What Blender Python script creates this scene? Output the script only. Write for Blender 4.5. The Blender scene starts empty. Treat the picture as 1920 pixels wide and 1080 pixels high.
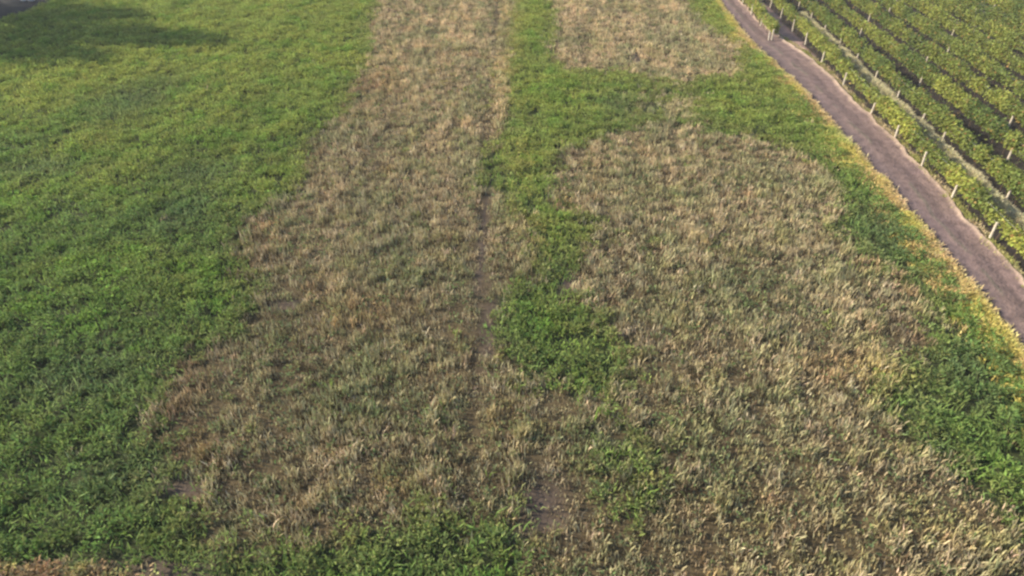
import bpy, math, random
import numpy as np
from mathutils import Vector, Matrix, Euler
rad = math.radians
rng = np.random.default_rng(7)
random.seed(7)
scene = bpy.context.scene
COL = scene.collection

# ------------------------------------------------------------------ camera
CAM_H = 15.0; PITCH = 35.6; YAW = 0.9; FPX = 1297.0
cam_d = bpy.data.cameras.new("camera"); cam = bpy.data.objects.new("camera", cam_d); COL.objects.link(cam)
cam.location = (0, 0, CAM_H); cam.rotation_euler = (rad(90 - PITCH), 0, rad(YAW))
cam_d.sensor_width = 36.0; cam_d.lens = 36.0 * FPX / 1920.0
cam_d.clip_start = 0.1; cam_d.clip_end = 4000
scene.camera = cam

# ------------------------------------------------------------------ sky, sun, exposure
SUN_EL = 30.0
SUN_VEC = Vector((-1.0, 0.17, 0)).normalized()           # horizontal direction towards the sun
SUN_AZ = math.atan2(SUN_VEC.x, SUN_VEC.y)                # clockwise from +Y
w = bpy.data.worlds.new("World"); scene.world = w; w.use_nodes = True
nt = w.node_tree; bg = nt.nodes["Background"]
sky = nt.nodes.new("ShaderNodeTexSky"); sky.sky_type = 'NISHITA'; sky.sun_disc = False
sky.sun_elevation = rad(SUN_EL); sky.sun_rotation = SUN_AZ
nt.links.new(sky.outputs[0], bg.inputs[0]); bg.inputs[1].default_value = 0.12
sl = bpy.data.lights.new("sun", 'SUN'); sl.energy = 4.6; sl.angle = rad(0.6); sl.color = (1.0, 0.87, 0.68)
so = bpy.data.objects.new("sun", sl); COL.objects.link(so)
sdir = Vector((SUN_VEC.x * math.cos(rad(SUN_EL)), SUN_VEC.y * math.cos(rad(SUN_EL)), math.sin(rad(SUN_EL))))
so.rotation_euler = sdir.to_track_quat('Z', 'Y').to_euler(); so.location = (-30, 0, 40)
scene.view_settings.view_transform = 'Standard'; scene.view_settings.look = 'None'
scene.view_settings.exposure = 1.08; scene.view_settings.gamma = 1.0
scene.render.engine = 'CYCLES'
scene.cycles.filter_width = 2.5
scene.cycles.max_bounces = 6; scene.cycles.transparent_max_bounces = 4

# ------------------------------------------------------------------ helpers
R3 = np.array(Euler((rad(90 - PITCH), 0, rad(YAW))).to_matrix())
def G(px, py):
    """ground point seen at a photo pixel"""
    d = R3 @ np.array([(px - 960) / FPX, -(py - 540) / FPX, -1.0])
    t = -CAM_H / d[2]
    return d[0] * t, d[1] * t
def GP(pts): return np.array([G(*p) for p in pts])
def visible(x, y, z=0.0, m=110):
    """is a ground point inside the frame plus a margin (saves geometry nobody sees)"""
    v = np.stack([x, y, np.full_like(x, z - CAM_H)], 1) @ R3
    d = -v[:, 2]
    u = 960 + FPX * v[:, 0] / d; q = 540 - FPX * v[:, 1] / d
    return (d > 1) & (u > -m * 2) & (u < 1920 + m * 2) & (q > -m * .75) & (q < 1080 + m * 2)

_lat = {}
def vnoise(x, y, s, seed):
    if seed not in _lat: _lat[seed] = np.random.default_rng(seed).random((256, 256))
    L = _lat[seed]
    u = x / s + 1000.37; v = y / s + 1000.71
    i = np.floor(u).astype(int); j = np.floor(v).astype(int)
    fx = u - i; fy = v - j; fx = fx * fx * (3 - 2 * fx); fy = fy * fy * (3 - 2 * fy)
    a = L[i % 256, j % 256]; b = L[(i + 1) % 256, j % 256]; c = L[i % 256, (j + 1) % 256]; d = L[(i + 1) % 256, (j + 1) % 256]
    return (a * (1 - fx) + b * fx) * (1 - fy) + (c * (1 - fx) + d * fx) * fy
def fbm(x, y, s, seed, o=3):
    t = 0; a = 1; n = 0
    for k in range(o):
        t = t + a * vnoise(x, y, s / 2 ** k, seed + k); n += a; a *= .55
    return t / n
def sstep(a, b, x):
    t = np.clip((np.asarray(x) - a) / (b - a), 0, 1); return t * t * (3 - 2 * t)
def inpoly(x, y, P):
    r = np.zeros(x.shape, bool); n = len(P)
    for i in range(n):
        x0, y0 = P[i]; x1, y1 = P[(i + 1) % n]
        if y0 == y1: continue
        c = ((y0 > y) != (y1 > y)) & (x < (x1 - x0) * (y - y0) / (y1 - y0) + x0)
        r ^= c
    return r
def distline(x, y, P):
    best = np.full(x.shape, 1e9)
    for i in range(len(P) - 1):
        ax, ay = P[i]; bx, by = P[i + 1]; dx, dy = bx - ax, by - ay
        t = np.clip(((x - ax) * dx + (y - ay) * dy) / (dx * dx + dy * dy), 0, 1)
        best = np.minimum(best, np.hypot(x - ax - t * dx, y - ay - t * dy))
    return best
def tag(o, label=None, cat=None, group=None, kind=None):
    if label: o['label'] = label
    if cat: o['category'] = cat
    if group: o['group'] = group
    if kind: o['kind'] = kind
    return o
def link(name, me, mats, parent=None):
    o = bpy.data.objects.new(name, me); COL.objects.link(o)
    for m in (mats if isinstance(mats, (list, tuple)) else [mats]): me.materials.append(m)
    if parent: o.parent = parent
    return o
def empty(name, loc=(0, 0, 0), rz=0):
    o = bpy.data.objects.new(name, None); COL.objects.link(o); o.location = loc; o.rotation_euler = (0, 0, rz); o.empty_display_size = .3
    return o
def mesh_np(name, V, F, C=None, smooth=False):
    """V (n,3), F (m,4) quads, C (n,3) linear colours"""
    me = bpy.data.meshes.new(name); n = len(V); m = len(F)
    me.vertices.add(n); me.vertices.foreach_set('co', V.astype(np.float32).ravel())
    me.loops.add(m * 4); me.loops.foreach_set('vertex_index', F.astype(np.int32).ravel())
    me.polygons.add(m); me.polygons.foreach_set('loop_start', np.arange(0, m * 4, 4, dtype=np.int32))
    try: me.polygons.foreach_set('loop_total', np.full(m, 4, np.int32))
    except Exception: pass
    me.polygons.foreach_set('use_smooth', np.full(m, smooth))
    if C is not None:
        a = me.color_attributes.new('tint', 'FLOAT_COLOR', 'POINT')
        a.data.foreach_set('color', np.concatenate([C, np.ones((n, 1))], 1).astype(np.float32).ravel())
    me.update(calc_edges=True); return me
def kites(P, D, N, L, W, fold=.15):
    """leaf shaped quads: P base, D direction, N rough normal, L length, W width"""
    D = D / np.linalg.norm(D, axis=1, keepdims=True)
    S = np.cross(D, N); S /= np.linalg.norm(S, axis=1, keepdims=True) + 1e-9
    U = np.cross(S, D)
    L = L[:, None]; W = W[:, None]
    a = P; c = P + D * L
    b = P + D * L * .5 + S * W * .5 + U * L * fold; d = P + D * L * .5 - S * W * .5 + U * L * fold
    V = np.stack([a, b, c, d], 1).reshape(-1, 3)
    return V, np.arange(len(V)).reshape(-1, 4)
def blades(P, H, W, az, lean, laz):
    """grass blades bent once: 2 quads each"""
    s = np.stack([np.cos(az), np.sin(az), np.zeros_like(az)], 1) * W[:, None] * .5
    l = np.stack([np.cos(laz), np.sin(laz), np.zeros_like(az)], 1) * (lean * H)[:, None]
    z = np.zeros_like(P); z[:, 2] = H
    m = P + z * .58 + l * .35; t = P + z * (1 - .25 * lean[:, None]) + l
    V = np.stack([P - s * .8, P + s * .8, m + s, m - s, t + s * .3, t - s * .3], 1).reshape(-1, 3)
    b = np.arange(len(P))[:, None] * 6
    F = np.concatenate([b + [[0, 1, 2, 3]], b + [[3, 2, 4, 5]]], 0)
    return V, F

# ------------------------------------------------------------------ materials
def leaf_mat(name, transl=.3, rough=.6, spec=.25):
    m = bpy.data.materials.new(name); m.use_nodes = True; t = m.node_tree; p = t.nodes['Principled BSDF']; out = t.nodes['Material Output']
    a = t.nodes.new('ShaderNodeVertexColor'); a.layer_name = 'tint'
    n = t.nodes.new('ShaderNodeTexNoise'); n.inputs['Scale'].default_value = 9; n.inputs['Detail'].default_value = 2
    geo = t.nodes.new('ShaderNodeNewGeometry'); t.links.new(geo.outputs['Position'], n.inputs['Vector'])
    h = t.nodes.new('ShaderNodeHueSaturation'); mr = t.nodes.new('ShaderNodeMapRange')
    mr.inputs[1].default_value = .3; mr.inputs[2].default_value = .7; mr.inputs[3].default_value = .8; mr.inputs[4].default_value = 1.2
    t.links.new(n.outputs[0], mr.inputs[0]); t.links.new(mr.outputs[0], h.inputs['Value']); t.links.new(a.outputs[0], h.inputs['Color'])
    t.links.new(h.outputs[0], p.inputs['Base Color']); p.inputs['Roughness'].default_value = rough
    p.inputs['Specular IOR Level'].default_value = spec
    tr = t.nodes.new('ShaderNodeBsdfTranslucent'); t.links.new(h.outputs[0], tr.inputs[0])
    mx = t.nodes.new('ShaderNodeMixShader'); mx.inputs[0].default_value = transl
    t.links.new(p.outputs[0], mx.inputs[1]); t.links.new(tr.outputs[0], mx.inputs[2]); t.links.new(mx.outputs[0], out.inputs[0])
    return m
def soil_mat(name, c0, c1, scale=3.0, bump=.5, tint=True, rough=.95):
    m = bpy.data.materials.new(name); m.use_nodes = True; t = m.node_tree; p = t.nodes['Principled BSDF']
    geo = t.nodes.new('ShaderNodeNewGeometry')
    n = t.nodes.new('ShaderNodeTexNoise'); n.inputs['Scale'].default_value = scale; n.inputs['Detail'].default_value = 8; n.inputs['Roughness'].default_value = .7
    t.links.new(geo.outputs['Position'], n.inputs['Vector'])
    r = t.nodes.new('ShaderNodeValToRGB'); r.color_ramp.elements[0].position = .33; r.color_ramp.elements[1].position = .68
    r.color_ramp.elements[0].color = (*c0, 1); r.color_ramp.elements[1].color = (*c1, 1)
    t.links.new(n.outputs[0], r.inputs[0]); last = r.outputs[0]
    if tint:
        a = t.nodes.new('ShaderNodeVertexColor'); a.layer_name = 'tint'
        mx = t.nodes.new('ShaderNodeMix'); mx.data_type = 'RGBA'; mx.blend_type = 'MULTIPLY'; mx.inputs[0].default_value = 1
        t.links.new(last, mx.inputs[6]); t.links.new(a.outputs[0], mx.inputs[7]); last = mx.outputs[2]
    t.links.new(last, p.inputs['Base Color']); p.inputs['Roughness'].default_value = rough; p.inputs['Specular IOR Level'].default_value = .15
    n2 = t.nodes.new('ShaderNodeTexNoise'); n2.inputs['Scale'].default_value = scale * 4; n2.inputs['Detail'].default_value = 6
    t.links.new(geo.outputs['Position'], n2.inputs['Vector'])
    b = t.nodes.new('ShaderNodeBump'); b.inputs['Strength'].default_value = bump; b.inputs['Distance'].default_value = .08
    t.links.new(n2.outputs[0], b.inputs['Height']); t.links.new(b.outputs[0], p.inputs['Normal'])
    return m
M_leaf = leaf_mat('leafy weeds', .42, .62, .12)
M_straw = leaf_mat('straw', .22, .8, .08)
M_vine = leaf_mat('vine leaves', .35, .6, .15)
M_tree = leaf_mat('tree leaves', .2, .5, .3)
M_soil = soil_mat('field soil', (.7, .7, .7), (1.25, 1.22, 1.2), 2.5, .7)
M_track = soil_mat('track dirt', (.66, .66, .67), (1.3, 1.28, 1.24), 2.3, .7)
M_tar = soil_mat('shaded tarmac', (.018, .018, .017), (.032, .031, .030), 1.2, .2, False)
M_bark = soil_mat('bark', (.05, .035, .025), (.13, .1, .075), 9, .8, False)
M_post = soil_mat('weathered post wood', (.36, .31, .24), (.62, .56, .46), 14, .3, False)
M_stone = soil_mat('pale stone', (.35, .35, .36), (.6, .6, .6), 6, .5, False)
M_wire = bpy.data.materials.new('galvanised wire'); M_wire.use_nodes = True
_p = M_wire.node_tree.nodes['Principled BSDF']; _p.inputs['Base Color'].default_value = (.35, .35, .36, 1); _p.inputs['Metallic'].default_value = .8; _p.inputs['Roughness'].default_value = .5

# ------------------------------------------------------------------ field layout (photo outline laid down on the ground)
DRY1 = GP([(735, -130), (722, -40), (715, 0), (688, 50), (702, 100), (665, 150), (655, 215), (603, 240), (572, 290), (590, 345), (490, 395), (440, 440), (445, 515), (500, 560),
           (420, 630), (350, 680), (285, 750), (278, 860), (310, 940), (415, 985), (560, 1015), (700, 1010), (800, 985), (900, 950), (965, 900), (985, 985), (1000, 1080), (1010, 1250),
           (2300, 1250), (2200, 1080), (1925, 1000), (1810, 890), (1690, 825), (1585, 745), (1725, 690), (1755, 600), (1640, 490), (1560, 440), (1575, 370), (1530, 300),
           (1400, 262), (1230, 240), (1040, 285), (1028, 375), (1135, 425), (1068, 490), (1070, 575), (1190, 650), (1155, 740), (1030, 735), (945, 680),
           (905, 570), (985, 520), (980, 410), (890, 350), (935, 240), (945, 100), (962, 0), (975, -130)])
DRY2 = GP([(1030, -130), (1035, 0), (1045, 60), (1030, 100), (1060, 132), (1180, 135), (1260, 160), (1390, 140), (1385, 90), (1320, 50), (1285, 0), (1230, -130)])
GREENS = [GP([(1100, 800), (1200, 775), (1260, 850), (1240, 960), (1130, 980), (1080, 900)])]
BARE = [(*G(1015, 955), .75, 1.0), (*G(1065, 530), .35, 1.0), (*G(350, 915), .7, .25), (*G(300, 1066), 1.2, .25), (*G(540, 570), .6, .35), (*G(1190, 110), .5, 1.5), (*G(915, 620), .22, 2.8), (*G(905, 450), .2, 4)]
# (x, y, rx, ry, amount): places where green comes through the straw
MIXG = [(*G(690, 760), 2.6, 1.6, .5), (*G(880, 800), 1.5, 2.0, .45), (*G(1240, 210), 2.2, 2.2, .6), (*G(1190, 340), 1.2, 2.6, .6), (*G(1400, 560), 2.6, 3.0, .4), (*G(1330, 840), 1.6, 1.6, .5),
        (*G(740, 500), 1.5, 2.0, .35), (*G(1560, 950), 2.2, 1.0, .35), (*G(1250, 100), 3, 1.0, .3), (*G(1170, 870), 1.3, 1.4, .8), (*G(940, 590), .9, 2, .5), (*G(930, 340), .8, 4, .5)]
ORANGE = [(*G(660, 590), 2.0, 1.6), (*G(490, 440), .8, 1.6), (*G(720, 160), 1.0, 4.0), (*G(1560, 690), 1.2, .8), (*G(1120, 330), .8, 1.6), (*G(340, 790), .5, 1.6)]
YELL = [(*G(960, 60), .9, 16), (*G(975, 330), .7, 5), (*G(1650, 700), .9, .8), (*G(1085, 870), .25, 1), (*G(1010, 460), .35, 2)]
COOL = [(*G(250, 190), 2.6, 4.0), (*G(370, 330), 2.2, 1.7), (*G(80, 320), 2.6, 1.6), (*G(350, 400), 1.2, 2.5), (*G(140, 720), 2.5, 1.6), (*G(220, 900), 1.4, 1.2), (*G(1160, 200), 1.5, 2), (*G(1660, 450), 1.4, 3.5), (*G(1800, 700), 1.2, 1.5)]
def blob(x, y, L, k=1.0):
    t = np.zeros_like(x)
    for b in L:
        q = ((x - b[0]) / b[2]) ** 2 + ((y - b[1]) / b[3]) ** 2
        t = np.maximum(t, np.exp(-q * 1.1) * (b[4] if len(b) > 4 else 1.0))
    return t * k
RUTS = [GP([(938, -130), (932, 0), (926, 120), (916, 260), (906, 450), (898, 620), (886, 800), (876, 960)]), GP([(1150, -60), (1165, 0), (1185, 60), (1200, 130), (1240, 230)]), GP([(1065, 470), (1062, 540), (1085, 620)])]
STRAWIN = [(*G(1250, 205), 2.6, 3.2, .75), (*G(1420, 190), 1.2, 2.0, .3), (*G(945, 120), .45, 20, .55), (*G(940, 330), .5, 5, .35), (*G(1000, 240), .8, 2, .25), (*G(1000, 470), .6, 2.5, .5), (*G(1120, 160), 1.2, 1.5, .2)]
RIM = [(*G(330, 800), .9, 1.6), (*G(350, 690), 1.0, .9), (*G(460, 460), 1.0, 2.0), (*G(580, 290), .7, 2.5), (*G(680, 160), .7, 3.0), (*G(520, 590), .9, .9), (*G(1720, 640), .6, 1.2)]
def warp(x, y):
    return (x + (fbm(x, y, 1.6, 11) - .5) * 1.1 + (vnoise(x, y, .3, 14) - .5) * 1.1,
            y + (fbm(x, y, 1.6, 21) - .5) * 1.7 + (vnoise(x, y, .3, 24) - .5) * 1.3)
def drymask(x, y):
    wx, wy = warp(x, y)
    d = inpoly(wx, wy, DRY1) | inpoly(wx, wy, DRY2)
    for g in GREENS: d &= ~(inpoly(wx, wy, g) & (np.random.default_rng(3).random(len(x)) < .62))
    return d
def dryfrac(x, y, R=.55):
    t = 0
    for a in range(6):
        t = t + drymask(x + math.cos(a * 1.047) * R, y + math.sin(a * 1.047) * R * 1.5).astype(float)
    return np.clip(t / 6 + blob(x, y, STRAWIN), 0, 1)
def drysoft(x, y):
    # edges fray: single plants of one kind stand among the other
    f = dryfrac(x, y); n = vnoise(x, y, .45, 17)
    return (f + (n - .5) * .5 + rng.normal(0, .16, len(x))) > .5
def rut(x, y):
    d = np.full(x.shape, 1e9)
    for L in RUTS: d = np.minimum(d, distline(x, y, L))
    return np.exp(-(d / .22) ** 2)
def streak(x, y, sd=201): return .6 * vnoise(x + .15 * np.sin(y * .3), y * .07, .42, sd) + .4 * vnoise(x, y * .12, .9, sd + 1)
TL = [(1290, -90), (1348, 0), (1404, 78), (1468, 130), (1527, 191), (1579, 250), (1625, 295), (1673, 343), (1708, 379), (1746, 422), (1777, 460), (1809, 497), (1850, 543), (1905, 610), (2010, 735), (2160, 930)]
TR = [(1340, -90), (1385, 0), (1442, 62), (1500, 90), (1545, 132), (1579, 165), (1624, 214), (1672, 258), (1721, 304), (1780, 376), (1825, 428), (1872, 478), (1925, 540), (2060, 700), (2190, 850)]
def poly_x(pts):
    P = GP(pts); o = np.argsort(P[:, 1]); q = np.arange(P[:, 1].min(), P[:, 1].max(), .5); v = np.interp(q, P[o, 1], P[o, 0])
    n = 13; vp = np.concatenate([2 * v[0] - v[n:0:-1], v, 2 * v[-1] - v[-2:-n - 2:-1]]); v = np.convolve(vp, np.hanning(2 * n + 1) / np.hanning(2 * n + 1).sum(), 'valid')
    return q, v
tly, tlx = poly_x(TL); try_, trx = poly_x(TR)
def track_l(y): return track_l0(y) - .40 * sstep(42, 22, y)
def track_l0(y):
    s = (tlx[-1] - tlx[-60]) / (tly[-1] - tly[-60])
    return np.where(y > tly[-1], tlx[-1] + (y - tly[-1]) * s, np.where(y < tly[0], tlx[0], np.interp(y, tly, tlx)))
def track_r(y):
    return np.where(y > try_[-1], trx[-1] + (y - try_[-1]) * .05, np.where(y < try_[0], trx[0], np.interp(y, try_, trx)))
VERGE_W = 1.0

# ------------------------------------------------------------------ ground, one sheet
def axis(lo, hi, step, far):
    a = list(np.arange(lo, hi + 1e-6, step)); s = step
    while a[-1] < far: s *= 1.35; a.append(a[-1] + s)
    s = step
    while a[0] > -far: s *= 1.35; a.insert(0, a[0] - s)
    return np.array(a)
gx = axis(-52, 54, .3, 1500); gy = axis(2, 84, .3, 1500)
X, Y = np.meshgrid(gx, gy, indexing='ij'); x = X.ravel(); y = Y.ravel()
z = (fbm(x, y, 3.0, 31) - .5) * .10 + (fbm(x, y, .9, 35) - .5) * .06
near = (x > track_l(y) - .4) & (x < track_r(y) + .5)
z = np.where(near, -.05, z)
c_meadow = np.array([.035, .045, .018]); c_dry = np.array([.085, .066, .036]); c_vy = np.array([.030, .025, .022]); c_bare = np.array([.075, .058, .046])
dm = drymask(x, y).astype(float)[:, None]
C = c_meadow * (1 - dm) + c_dry * dm
bb = blob(x, y, BARE)[:, None]; bb = np.clip(bb * 1.5, 0, 1); C = C * (1 - bb) + c_bare * bb
rt = (rut(x, y) * dm[:, 0] * sstep(.25, .55, vnoise(x, y * .4, .8, 231)))[:, None]; C = C * (1 - .2 * rt)
vy = (x > track_r(y))[:, None]; C = np.where(vy, c_vy, C)
tri = ((y > 49) & (y < 75) & (x > 19.0) & (x < 19.3 + .047 * (y - 24.6)))[:, None]; C = np.where(tri, np.array([.26, .18, .16]), C)
C = C * (.8 + .4 * fbm(x, y, 2.2, 41)[:, None])
F = []
nx, ny = len(gx), len(gy); I = np.arange(nx * ny).reshape(nx, ny)
F = np.stack([I[:-1, :-1], I[1:, :-1], I[1:, 1:], I[:-1, 1:]], -1).reshape(-1, 4)
tag(link('ground', mesh_np('ground', np.stack([x, y, z], 1), F, C, True), M_soil), 'bare soil ground under the fields', kind='structure')
def gz(x, y): return (fbm(x, y, 3.0, 31) - .5) * .10 + (fbm(x, y, .9, 35) - .5) * .06

# ------------------------------------------------------------------ dirt track
ys = np.arange(8, 130, .25); nc = 26
t = np.linspace(0, 1, nc)
xl = track_l(ys) - .22; xr = track_r(ys) + .12
rag = (vnoise(ys, ys * 0, .9, 51) - .5) * .3
xl = xl + rag; xr = xr + (vnoise(ys, ys * 0, 1.1, 52) - .5) * .3 + (vnoise(ys, ys * 0, .45, 53) - .5) * .2
TXm = xl[:, None] + (xr - xl)[:, None] * t[None]; TYm = np.repeat(ys[:, None], nc, 1)
tm = np.repeat(t[None], len(ys), 0)
wob = (fbm(TXm.ravel(), TYm.ravel(), 2.5, 55).reshape(TXm.shape) - .5) * .12
tt = tm + wob
prof = .035 - .09 * np.exp(-((tt - .17) / .11) ** 2) - .05 * np.exp(-((tt - .68) / .1) ** 2) + .02 * np.exp(-((tt - .42) / .06) ** 2) + .10 * np.exp(-((tt - .93) / .04) ** 2)
edge = np.minimum(tm, 1 - tm) * 12; TZm = .012 + prof * np.clip(edge, 0, 1) + (fbm(TXm.ravel(), TYm.ravel(), .5, 57).reshape(TXm.shape) - .5) * .05
TZm = TZm - (edge < .3) * .06
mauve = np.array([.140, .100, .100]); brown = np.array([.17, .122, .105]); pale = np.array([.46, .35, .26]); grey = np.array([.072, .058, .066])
k_p = np.exp(-((tt - .935) / .045) ** 2)[..., None]; k_shade = sstep(.42, .25, tt)[..., None]; k_n = fbm(TXm.ravel(), TYm.ravel(), 1.8, 59).reshape(TXm.shape)[..., None]
C = brown * k_n * 1.0 + mauve * (1 - k_n); C = C * (1 - .65 * k_shade) + grey * .65 * k_shade; C = C * (1 - k_p) + pale * k_p  # left rut side greyed darker, the verge grass shadow painted into the dirt
cen = (np.exp(-((tt - .44) / .03) ** 2) * (vnoise(TXm.ravel(), TYm.ravel(), 1.5, 61).reshape(TXm.shape) > .45))[..., None]
C = C * (1 - .5 * cen) + np.array([.11, .12, .08]) * .5 * cen
I = np.arange(len(ys) * nc).reshape(len(ys), nc)
F = np.stack([I[:-1, :-1], I[:-1, 1:], I[1:, 1:], I[1:, :-1]], -1).reshape(-1, 4)
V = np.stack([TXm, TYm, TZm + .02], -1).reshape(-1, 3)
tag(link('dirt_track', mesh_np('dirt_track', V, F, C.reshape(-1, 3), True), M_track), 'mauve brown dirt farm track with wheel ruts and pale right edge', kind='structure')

# ------------------------------------------------------------------ tarmac corner, far left
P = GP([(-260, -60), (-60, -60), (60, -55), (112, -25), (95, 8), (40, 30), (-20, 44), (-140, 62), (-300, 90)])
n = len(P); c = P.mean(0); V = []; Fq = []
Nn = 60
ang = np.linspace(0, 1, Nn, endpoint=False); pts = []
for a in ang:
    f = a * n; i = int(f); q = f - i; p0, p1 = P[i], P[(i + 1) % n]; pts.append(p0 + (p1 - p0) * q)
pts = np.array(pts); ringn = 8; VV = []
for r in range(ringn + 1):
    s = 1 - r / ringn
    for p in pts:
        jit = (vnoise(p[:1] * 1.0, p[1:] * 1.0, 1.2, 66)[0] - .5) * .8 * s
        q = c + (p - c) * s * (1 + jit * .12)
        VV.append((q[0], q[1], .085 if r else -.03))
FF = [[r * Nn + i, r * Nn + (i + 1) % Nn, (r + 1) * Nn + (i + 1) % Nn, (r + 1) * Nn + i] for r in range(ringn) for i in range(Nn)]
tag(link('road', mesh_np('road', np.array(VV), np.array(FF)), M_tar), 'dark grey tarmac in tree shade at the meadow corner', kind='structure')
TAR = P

# ------------------------------------------------------------------ scatter of low vegetation
def scatter(n_per_m2, x0, x1, y0, y1):
    n = int(n_per_m2 * (x1 - x0) * (y1 - y0))
    x = rng.uniform(x0, x1, n); y = rng.uniform(y0, y1, n)
    k = visible(x, y); return x[k], y[k]
def mixc(a, b, t): return a * (1 - t)[:, None] + b * t[:, None]
def jitter(C, v=.22, h=.08):
    n = len(C); return np.clip(C * rng.uniform(1 - v, 1 + v, (n, 1)) * rng.uniform(1 - h, 1 + h, (n, 3)), 0.004, .9)

def weeds(name, label, x, y, hgt, base, per=14, leaf=.15, spread=.17, mat=None, cj=.2):
    """leafy clumps: per leaves each, hgt per clump, base (n,3) colour"""
    n = len(x); cc = jitter(base, .22, .08)
    X = np.repeat(x, per); Y = np.repeat(y, per); H = np.repeat(hgt, per)
    th = rng.uniform(0, 2 * math.pi, n * per); r = np.sqrt(rng.random(n * per)) * spread
    r = r * (0.7 + np.repeat(hgt, per) * 1.1)
    u = rng.random(n * per)
    zz = H * (1 - (r / (spread * 1.6)) ** 2 * .6) * (.25 + .75 * u ** .7)
    P = np.stack([X + np.cos(th) * r, Y + np.sin(th) * r, gz(X, Y) + np.maximum(zz, .02)], 1)
    th2 = th + rng.normal(0, .9, n * per)
    D = np.stack([np.cos(th2), np.sin(th2), rng.uniform(-.1, 1.6, n * per)], 1)
    N = rng.normal(0, .5, (n * per, 3)); N[:, 2] += 1.0
    L = leaf * rng.uniform(.6, 1.35, n * per)
    V, F = kites(P, D, N, L, L * rng.uniform(.28, .55, n * per))
    C = np.repeat(jitter(np.repeat(cc, per, 0), cj, .06), 4, 0)
    return tag(link(name, mesh_np(name, V, F, C), mat or M_leaf), label, 'grass' if 'grass' in name else 'weeds', kind='stuff')
def tufts(name, label, x, y, hgt, base, per=6, wid=.03, spread=.09, mat=None, lean=(.15, .9), cj=.25, laz=None):
    n = len(x); cc = jitter(base, .22, .06)
    X = np.repeat(x, per) + rng.normal(0, spread, n * per); Y = np.repeat(y, per) + rng.normal(0, spread, n * per)
    H = np.repeat(hgt, per) * rng.uniform(.55, 1.2, n * per)
    P = np.stack([X, Y, gz(X, Y) - .02], 1)
    la = rng.uniform(0, 2 * math.pi, n * per) if laz is None else rng.normal(laz, .8, n * per)
    V, F = blades(P, H, wid * rng.uniform(.6, 1.5, n * per), rng.uniform(0, math.pi, n * per), rng.uniform(*lean, n * per), la)
    C = np.repeat(jitter(np.repeat(cc, per, 0), cj, .05), 6, 0)
    return tag(link(name, mesh_np(name, V, F, C), mat or M_straw), label, 'grass', kind='stuff')

G_yel = np.array([.33, .37, .085]); G_mid = np.array([.18, .27, .075]); G_cool = np.array([.15, .21, .060]); G_fresh = np.array([.18, .30, .055])
S_tan = np.array([.47, .385, .23]); S_grey = np.array([.37, .325, .20]); S_olive = np.array([.32, .31, .13]); S_orng = np.array([.50, .33, .16]); S_yel = np.array([.40, .36, .12]); S_pale = np.array([.60, .49, .33])

def greencol(x, y):
    n1 = fbm(x, y, 3.5, 71); n2 = fbm(x, y, 1.2, 75)
    far = sstep(14, 46, y + (n1 - .5) * 12)
    C = mixc(np.tile(G_cool, (len(x), 1)), np.tile(G_mid, (len(x), 1)), np.clip(.25 + n2 * .9, 0, 1))
    C = mixc(C, np.tile(G_yel, (len(x), 1)), np.clip(far * .75 + (n1 - .5) * .7, 0, 1))
    C = mixc(C, np.tile(G_fresh, (len(x), 1)), sstep(.55, .72, n2) * .7)
    C = mixc(C, np.tile(np.array([.12, .17, .085]), (len(x), 1)), blob(x, y, COOL) * .6)
    return C
# --- meadow on the left plus every green area of the fallow field
x, y = scatter(12, -62, 30, 4, 74)
dry = drysoft(x, y)
okm = ~dry & (x < track_l(y) - VERGE_W * .75) & ~inpoly(x, y, TAR)
edgeL = GP([(-400, 1052), (40, 1050), (120, 1054), (240, 1058), (420, 1085), (480, 1130), (560, 1500), (-400, 1500)])
bl = inpoly(x, y, edgeL); okm &= ~bl
x, y = x[okm], y[okm]
keep = rng.random(len(x)) > blob(x, y, BARE) * 1.1; x, y = x[keep], y[keep]
left = (x < G(860, 540)[0] - 0 * y) & ~((y > 38) & (x > -6)) & ~((x > -1.7))
for nm, lb, msk in (('meadow_weeds', 'lush green leafy weeds covering the meadow at left', left), ('fallow_weeds', 'green weeds in a strip through the straw and beside the track', ~left)):
    xx, yy = x[msk], y[msk]
    co = blob(xx, yy, COOL)
    fr = np.clip(dryfrac(xx, yy, 1.1) * 1.6, 0, 1); h = (.08 + .32 * sstep(.2, .8, vnoise(xx, yy, .55, 81)) + .12 * fbm(xx, yy, 1.3, 87) + .12 * (fbm(xx, yy, 3, 84) - .5)) * (1 - .55 * co) * (1 - .45 * fr)
    Cc = greencol(xx, yy)
    if nm == 'fallow_weeds':
        Cc = mixc(Cc, np.tile(S_yel, (len(xx), 1)), blob(xx, yy, YELL) * .65)
    Cc = mixc(Cc, np.tile(np.array([.27, .26, .11]), (len(xx), 1)), fr * .6)
    st = streak(xx, yy, 211); h = h * (.75 + .5 * st); Cc = Cc * (.85 + .3 * st)[:, None]
    weeds(nm, lb, xx, yy, h, Cc, per=27, leaf=.13, spread=.21, cj=.30)
# thin green blades that come through everywhere in the meadow
x2, y2 = scatter(10, -62, 30, 4, 74); k = ~drysoft(x2, y2) & (x2 < track_l(y2) - VERGE_W * .6) & ~inpoly(x2, y2, TAR) & ~inpoly(x2, y2, edgeL); x2, y2 = x2[k], y2[k]
tufts('meadow_grass', 'tall green grass blades standing among the meadow weeds', x2, y2, .22 + .22 * fbm(x2, y2, 1.3, 91), greencol(x2, y2) * 1.15, per=6, wid=.03, mat=M_leaf, spread=.14)

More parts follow.
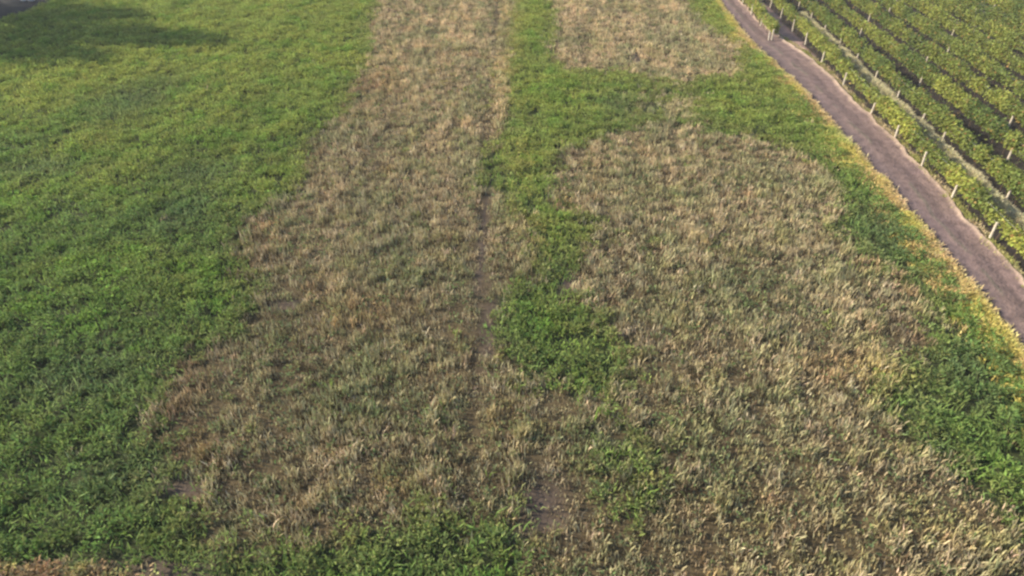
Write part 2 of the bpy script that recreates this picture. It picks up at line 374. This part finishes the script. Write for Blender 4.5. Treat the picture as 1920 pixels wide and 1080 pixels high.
# --- straw
x, y = scatter(40, -22, 34, 4, 74)
k = drysoft(x, y) & (x < track_l(y) - .5); x, y = x[k], y[k]
bare = blob(x, y, BARE); rows = .5 + .5 * np.sin((x + (fbm(x, y, 4, 95) - .5) * .7) * 2 * math.pi / .62)
ru = rut(x, y); st = streak(x, y); dens = .62 + .18 * rows + .5 * (fbm(x, y, .7, 97) - .5) + .5 * (st - .5) - bare * .7 - ru * .5 * sstep(.2, .55, vnoise(x, y * .4, .8, 231))
k = rng.random(len(x)) < dens; x, y = x[k], y[k]
st = streak(x, y); n1 = fbm(x, y, 2.6, 101) * .65 + .35 * st; n2 = fbm(x, y, .8, 105); T = lambda c: np.tile(c, (len(x), 1))
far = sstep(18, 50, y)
C = mixc(T(S_grey), T(S_tan), np.clip((n1 - .3) * 1.8 + far * .35, 0, 1)); C = mixc(C, T(np.array([.64, .49, .29])), far * (.35 + .5 * n1))  # straw gets paler farther off, distance haze painted into its colour
C = mixc(C, T(S_olive), sstep(.52, .75, n2) * .7)
C = mixc(C, T(S_orng), np.clip(blob(x, y, ORANGE) * .6 + sstep(.66, .85, fbm(x, y, 1.4, 111)) * .5, 0, 1))
C = mixc(C, T(S_yel), np.clip(blob(x, y, YELL) * .7, 0, 1))
mg = blob(x, y, MIXG); C = mixc(C, T(np.array([.26, .28, .13])), np.clip(mg * .9, 0, 1))
C = mixc(C, T(np.array([.30, .195, .12])), blob(x, y, RIM) * .7)
C = mixc(C, T(np.array([.30, .31, .16])), np.clip(sstep(.5, .68, fbm(x, y, 2.1, 221)) * .55, 0, 1)); C = C * (.78 + .44 * st)[:, None]
pal = rng.random(len(x)) < .04; C[pal] = S_pale
drk = rng.random(len(x)) < .12; C[drk] = np.array([.13, .10, .06])
h = .82 * (.12 + .30 * sstep(.15, .85, vnoise(x, y, .30, 115)) + .1 * fbm(x, y, 1.5, 118)) * (.6 + .7 * st) * (1 - .45 * rut(x, y))
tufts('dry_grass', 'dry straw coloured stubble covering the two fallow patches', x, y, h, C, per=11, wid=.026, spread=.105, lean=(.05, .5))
# green leaves showing through the straw
x3, y3 = scatter(12, -22, 34, 4, 74)
mg = blob(x3, y3, MIXG); pr = .20 + .8 * mg + .35 * sstep(.5, .7, fbm(x3, y3, 1.8, 121))
k = drymask(x3, y3) & (x3 < track_l(y3) - .5) & (rng.random(len(x3)) < pr * .8) & (rut(x3, y3) < .4); x3, y3 = x3[k], y3[k]
weeds('stubble_weeds', 'sparse dull green weeds growing through the straw', x3, y3, .12 + .16 * fbm(x3, y3, .9, 125), np.tile(np.array([.19, .24, .10]), (len(x3), 1)), per=10, leaf=.11)

# --- yellow verge left of the track
n = 7000; y = rng.uniform(10, 90, n * 3); x = track_l(y) - np.abs(rng.normal(0, .42, n * 3)) * (.8 + 1.0 * vnoise(y, y * 0, 2.3, 239)) + rng.normal(0, .1, n * 3) - .15
k = visible(x, y); x, y = x[k], y[k]
n1 = fbm(x, y, 1.6, 131); T = lambda c: np.tile(c, (len(x), 1))
C = mixc(T(np.array([.52, .46, .13])), T(np.array([.56, .43, .19])), sstep(.4, .62, n1)); C = mixc(C, T(G_mid * 1.3), sstep(.6, .75, fbm(x, y, 2.2, 135)) * .5)
C = mixc(C, T(np.array([.55, .42, .30])), sstep(-.35, .05, x - track_l(y)) * .6)
tufts('verge_grass', 'yellow and ochre dry grass along the left edge of the dirt track', x, y, .10 + .24 * fbm(x, y, .9, 137) ** 1.2, C, per=8, wid=.045, spread=.08)
# --- thin grass where the track meets the vines
y = rng.uniform(10, 90, 5000); x = track_r(y) + rng.normal(.12, .13, 5000); k = visible(x, y); x, y = x[k], y[k]; n1 = fbm(x, y, 1.1, 141); T = lambda c: np.tile(c, (len(x), 1))
C = mixc(T(S_tan), T(np.array([.30, .30, .10])), sstep(.4, .6, n1))
tufts('edge_grass', 'short pale grass between the dirt track and the first vine row', x, y, .08 + .12 * n1, C, per=5, wid=.035)

# --- golden weeds, bottom left corner
n = 900; P0 = G(-250, 1064); P1 = G(300, 1072)
u = rng.random(n); x = P0[0] + (P1[0] - P0[0]) * u; y = P0[1] - rng.random(n) * 1.1 - .02 * u
gapk = (vnoise(x, y, .55, 151) > .5) & ~((x > G(225, 1060)[0]) & (x < G(420, 1060)[0]) & (rng.random(n) < .8)); x, y = x[gapk], y[gapk]
T = lambda c: np.tile(c, (len(x), 1)); C = mixc(T(np.array([.40, .38, .15])), T(np.array([.38, .27, .15])), sstep(.2, .8, vnoise(x, y, .35, 157) + (P0[1] - y) * .4))
weeds('golden_weeds', 'golden and rust coloured dry weeds in the bottom left corner', x, y, .16 + .22 * fbm(x, y, .6, 155), C, per=12, leaf=.13, mat=M_straw)

# ------------------------------------------------------------------ vineyard
SP = 2.28
def row_x(k, y): return 19.55 + .047 * (y - 24.6) + SP * (k - 1) + .05 * np.sin(y * .11 + k)
def cyl(p0, p1, r0, r1, seg=8, ring=1):
    p0 = np.array(p0, float); p1 = np.array(p1, float); d = p1 - p0; d /= np.linalg.norm(d)
    a = np.cross(d, [0.3, 1, .1]); a /= np.linalg.norm(a); b = np.cross(d, a); V = []
    for i in range(ring + 1):
        t = i / ring; c = p0 + (p1 - p0) * t; r = r0 + (r1 - r0) * t
        for s in range(seg):
            an = 2 * math.pi * s / seg; V.append(c + (a * math.cos(an) + b * math.sin(an)) * r)
    return V, [[i * seg + s, i * seg + (s + 1) % seg, (i + 1) * seg + (s + 1) % seg, (i + 1) * seg + s] for i in range(ring) for s in range(seg)]
def join(parts, caps=None):
    V = []; F = []
    for v, f in parts:
        o = len(V); V += [tuple(p) for p in v]; F += [[i + o for i in q] for q in f]
    me = bpy.data.meshes.new('m'); me.from_pydata(V, [], F); me.update(); return me
def post_mesh(h, lean):
    seg = 9; v, f = cyl((0, 0, -.1), (lean * h, 0, h), .062, .050, seg, 3)
    f = f + [[3 * seg + s for s in range(seg)]]            # flat sawn top
    v2, f2 = cyl((lean * h - .055, -.004, h * .86), (lean * h + .055, .004, h * .86), .012, .012, 6)   # staple
    me = join([(v, f), (v2, f2)]); return me
post_me = [post_mesh(.80, .0), post_mesh(.70, .08), post_mesh(.86, -.06)]
def trunk_mesh(s):
    r = random.Random(s); pts = [(0, 0, -.05)]; parts = []
    for i in range(4): pts.append((pts[-1][0] + r.uniform(-.05, .05), pts[-1][1] + r.uniform(-.07, .07), .17 * (i + 1)))
    for i in range(4): parts.append(cyl(pts[i], pts[i + 1], .035 - .004 * i, .035 - .004 * (i + 1), 7))
    parts.append(cyl(pts[-1], (pts[-1][0], pts[-1][1] + .42, .82), .02, .01, 6)); parts.append(cyl(pts[-1], (pts[-1][0], pts[-1][1] - .42, .84), .02, .01, 6))
    me = join(parts); return me
post_lo = post_mesh(.6, .03)
trunk_me = [trunk_mesh(s) for s in range(4)]
for me in post_me + [post_lo]: me.materials.append(M_post)
for me in trunk_me: me.materials.append(M_bark)
def part(name, me, parent, loc=(0, 0, 0), rz=0):
    o = bpy.data.objects.new(name, me); COL.objects.link(o); o.parent = parent; o.location = loc; o.rotation_euler = (0, 0, rz); return o
ORD = ['short', 'first', 'second', 'third', 'fourth', 'fifth', 'sixth', 'seventh', 'eighth', 'ninth', 'tenth', 'eleventh', 'twelfth', 'thirteenth']
POSTS = {1: [G(1847, 449), G(1780, 374), G(1717, 315), G(1671, 262), G(1629, 215), G(1500, 84)], 0: [G(1449, 76), G(1427, 50)], 2: [G(1864, 380), G(1744, 268)]}
for k in range(0, 14):
    ya, yb = (G(1449, 76)[1] + .1, 84) if k == 0 else (14, 84)
    # keep only the stretch near the frame
    yy = np.arange(ya, yb, .5); vis = visible(row_x(k, yy), yy, .6, 150)
    if not vis.any(): continue
    ya = max(ya, yy[vis].min() - (0 if k == 0 else 1)); yb = min(yb, yy[vis].max() + 4)
    root = empty('vine_row', (float(row_x(k, ya)), ya, 0))
    n = int((yb - ya) * 620)
    y = rng.uniform(ya, yb, n); cl = sstep(.2, .8, vnoise(y, y * 0 + k * 17.3, .75, 160)); cl2 = vnoise(y, y * 0 + k * 5.1, 3.2, 163)
    top = 1.16 + .22 * cl + .22 * (cl2 - .5); wid = (.08 + .12 * cl)
    if k in (0, 1): top = top * .92
    keep = rng.random(n) < np.clip(.45 + cl * .7 + (cl2 - .5) * .7, .06, 1); 
    a = rng.uniform(0, 2 * math.pi, n); rr = rng.random(n) ** .4
    zc = (top + .40) / 2; zh = (top - .40) / 2
    xo = np.cos(a) * rr * wid * 1.15; zo = zc + np.sin(a) * rr * zh + rng.normal(0, .05, n)
    P = np.stack([row_x(k, y) + .10 + xo + rng.normal(0, .05, n), y, zo], 1)
    # long shoots that flop outwards
    sh = rng.random(n) < .04; P[sh, 0] += rng.normal(0, .25, sh.sum()); P[sh, 2] += rng.uniform(-.1, .22, sh.sum())
    P = P[keep]; m = len(P); aa = a[keep]; clk = cl[keep]
    D = np.stack([np.cos(aa) + rng.normal(0, .5, m), rng.normal(0, .8, m), rng.normal(-.25, .5, m)], 1)
    N = np.stack([np.cos(aa) * .8, np.zeros(m), np.maximum(np.sin(aa), .1) + .5], 1) + rng.normal(0, .45, (m, 3))
    L = rng.uniform(.09, .17, m)
    V, F = kites(P, D, N, L, L * rng.uniform(.75, 1.0, m), .1)
    nh = fbm(P[:, 0], P[:, 1], 2.0, 171); T = lambda c: np.tile(np.array(c), (m, 1))
    C = mixc(T([.11, .155, .042]), T([.31, .33, .070]), np.clip((nh - .3) * 1.5 + .25 * (k < 2), 0, 1))
    br = rng.random(m) < .05; C[br] = np.array([.30, .20, .07])
    C = np.repeat(jitter(C, .45, .08), 4, 0); V -= np.array(root.location)
    link('foliage', mesh_np('foliage', V, F, C), M_vine, root)
    for j, yt in enumerate(np.arange(ya + .5, yb, 1.25)):
        part('trunk', trunk_me[(j + k) % 4], root, (float(row_x(k, yt)) - root.location.x, float(yt) - root.location.y, 0), random.uniform(-.2, .2))
    pl = list(POSTS.get(k, []))
    step = 3.6; ylast = max([p[1] for p in pl]) + step if pl else ya + (k * 1.37) % 3 + .5
    if k == 1: pl += [(float(row_x(1, q)), q) for q in (43.2, 47.8)]
    if k == 2: ylast = 37
    if k == 0: ylast = 60
    while ylast < yb: pl.append((float(row_x(k, ylast)), ylast)); ylast += step
    for j, p in enumerate(pl):
        off = -.12 if k in (1, 2) else 0
        if k > 2 and j % 3: continue
        part('post', post_me[j % 3] if k < 2 else post_lo, root, (float(row_x(k, p[1])) + off - .08 - root.location.x, float(p[1]) - root.location.y, 0), random.uniform(-1, 1))
    if k == 0: part('post', post_me[1], root, (-.35, -.25, 0), 2.4)
    wires = []
    for zw in (.62, 1.02):
        q = np.arange(ya, yb + .1, 3.0)
        for i in range(len(q) - 1):
            wires.append(cyl((float(row_x(k, q[i])) - root.location.x, q[i] - ya, zw), (float(row_x(k, q[i + 1])) - root.location.x, q[i + 1] - ya, zw), .004, .004, 4))
    link('wire', join(wires), M_wire, root)
    lab = 'short vine row ending at two pale posts where the dirt track widens' if k == 0 else (
        'first full vine row, yellow green with pale posts, right beside the dirt track' if k == 1 else f'{ORD[k]} full vine row counting away from the dirt track')
    tag(root, lab, 'vines', 'trained vine rows in the vineyard')

# pale straw strip in the alley behind the first row
n = 15000; y = rng.uniform(20, 60, n); x = row_x(2, y) - .60 + rng.normal(0, .06, n); k = visible(x, y); x, y = x[k], y[k]
tufts('alley_grass', 'narrow pale dry grass strip between the first two full vine rows', x, y, .28 + .16 * vnoise(x, y, .6, 181), np.tile(np.array([.52, .48, .30]), (len(x), 1)), per=5, wid=.04, spread=.06)
# weeds on the alley floors
x, y = scatter(.35, 19, 56, 14, 76); k = (x > row_x(1, y) + .2) & (rng.random(len(x)) < fbm(x, y, 2, 185) * .9); x, y = x[k], y[k]
weeds('alley_weeds', 'scattered low green weeds on the soil between vine rows', x, y, .06 + .08 * rng.random(len(x)), np.tile(np.array([.12, .14, .045]), (len(x), 1)), per=8, leaf=.10)

# ------------------------------------------------------------------ trees left of the frame whose shade lies on the meadow
def tree(x, y, H, R, label, conic=.0, seed=1, nleaf=9000):
    r = np.random.default_rng(seed); root = empty('shade_tree', (x, y, 0)); parts = [cyl((0, 0, -.2), (.1, .05, H * .35), .34, .24, 12, 3), cyl((.1, .05, H * .35), (.0, .1, H * .85), .24, .06, 10, 4)]
    for i in range(11):
        a = i * 2.4; z0 = H * (.25 + .05 * i); ln = R * (.75 - .03 * i)
        parts.append(cyl((.05, .05, z0), (math.cos(a) * ln, math.sin(a) * ln, z0 + ln * .55), .10, .02, 7, 2))
    link('trunk', join(parts), M_bark, root)
    nc = 70; th = r.uniform(0, 2 * math.pi, nc); u = r.random(nc); zc = H * (.2 + .78 * u)
    rad_ = R * (np.sin(np.clip((u * .93 + .07), 0, 1) * math.pi) ** .6 * (1 - conic) + (1 - u) * conic) * np.sqrt(r.random(nc)) * .85
    cs = np.stack([np.cos(th) * rad_, np.sin(th) * rad_, zc], 1); ids = r.integers(0, nc, nleaf)
    g = r.normal(0, 1, (nleaf, 3)); g /= np.linalg.norm(g, axis=1, keepdims=True); s = (r.random(nleaf) ** .4) * R * .26 * r.uniform(.7, 1.3, nc)[ids]
    P = cs[ids] + g * s[:, None]; D = g + r.normal(0, .6, (nleaf, 3)); N = g + r.normal(0, .5, (nleaf, 3)); L = r.uniform(.18, .34, nleaf)
    V, F = kites(P, D, N, L, L * .7); C = np.tile(np.array([.06, .10, .025]), (nleaf, 1)) * r.uniform(.7, 1.3, (nleaf, 1)) * r.uniform(.8, 1.25, nc)[ids][:, None]
    link('crown', mesh_np('crown', V, F, np.repeat(C, 4, 0)), M_tree, root)
    tag(root, label, 'tree', 'trees beyond the left edge of the meadow')
tree(-48.5, 56.0, 16.0, 4.6, 'tall dark tree left of the meadow with its shade pointing right', .6, 3, 15000)
tree(-52.5, 61.5, 12.5, 5.0, 'broad dark tree farthest along the meadow edge', .2, 5, 13000)
tree(-49.5, 50.6, 12.0, 4.8, 'lower dark tree nearest along the meadow edge', .2, 8, 12000)

# pale stones on the tarmac corner
for (px, py, s, lb) in ((45, 4, .22, 'small grey stone lying on the shaded tarmac, left of a paler one'), (60, 4, .28, 'small pale stone lying on the shaded tarmac beside a greyer one')):
    gx_, gy_ = G(px, py); V = []; seg = 10; st = 6
    r = random.Random(px)
    for i in range(st + 1):
        ph = math.pi * i / st
        for j in range(seg):
            a = 2 * math.pi * j / seg; q = s * (1 + r.uniform(-.18, .18)); V.append((math.sin(ph) * math.cos(a) * q, math.sin(ph) * math.sin(a) * q * .75, math.cos(ph) * q * .6))
    F = [[i * seg + j, i * seg + (j + 1) % seg, (i + 1) * seg + (j + 1) % seg, (i + 1) * seg + j] for i in range(st) for j in range(seg)]
    o = link('stone', join([(V, F)]), M_stone); o.location = (gx_, gy_, .085 + s * .45); tag(o, lb, 'stone', 'stones at the meadow corner')

# ------------------------------------------------------------------ thin evening haze in the air
me = bpy.data.meshes.new('haze'); hv = [(a, b, c) for a in (-90, 80) for b in (-12, 100) for c in (-1.5, 18.5)]
me.from_pydata(hv, [], [(0, 1, 3, 2), (4, 6, 7, 5), (0, 4, 5, 1), (2, 3, 7, 6), (0, 2, 6, 4), (1, 5, 7, 3)]); me.update()
hm = bpy.data.materials.new('haze air'); hm.use_nodes = True; t = hm.node_tree; t.nodes.remove(t.nodes['Principled BSDF'])
pv = t.nodes.new('ShaderNodeVolumePrincipled'); pv.inputs['Density'].default_value = .0005; pv.inputs['Color'].default_value = (.95, .94, .92, 1); pv.inputs['Anisotropy'].default_value = .0
t.links.new(pv.outputs[0], t.nodes['Material Output'].inputs['Volume'])
tag(link('haze', me, hm), 'thin pale evening haze in the air', 'haze', kind='stuff')
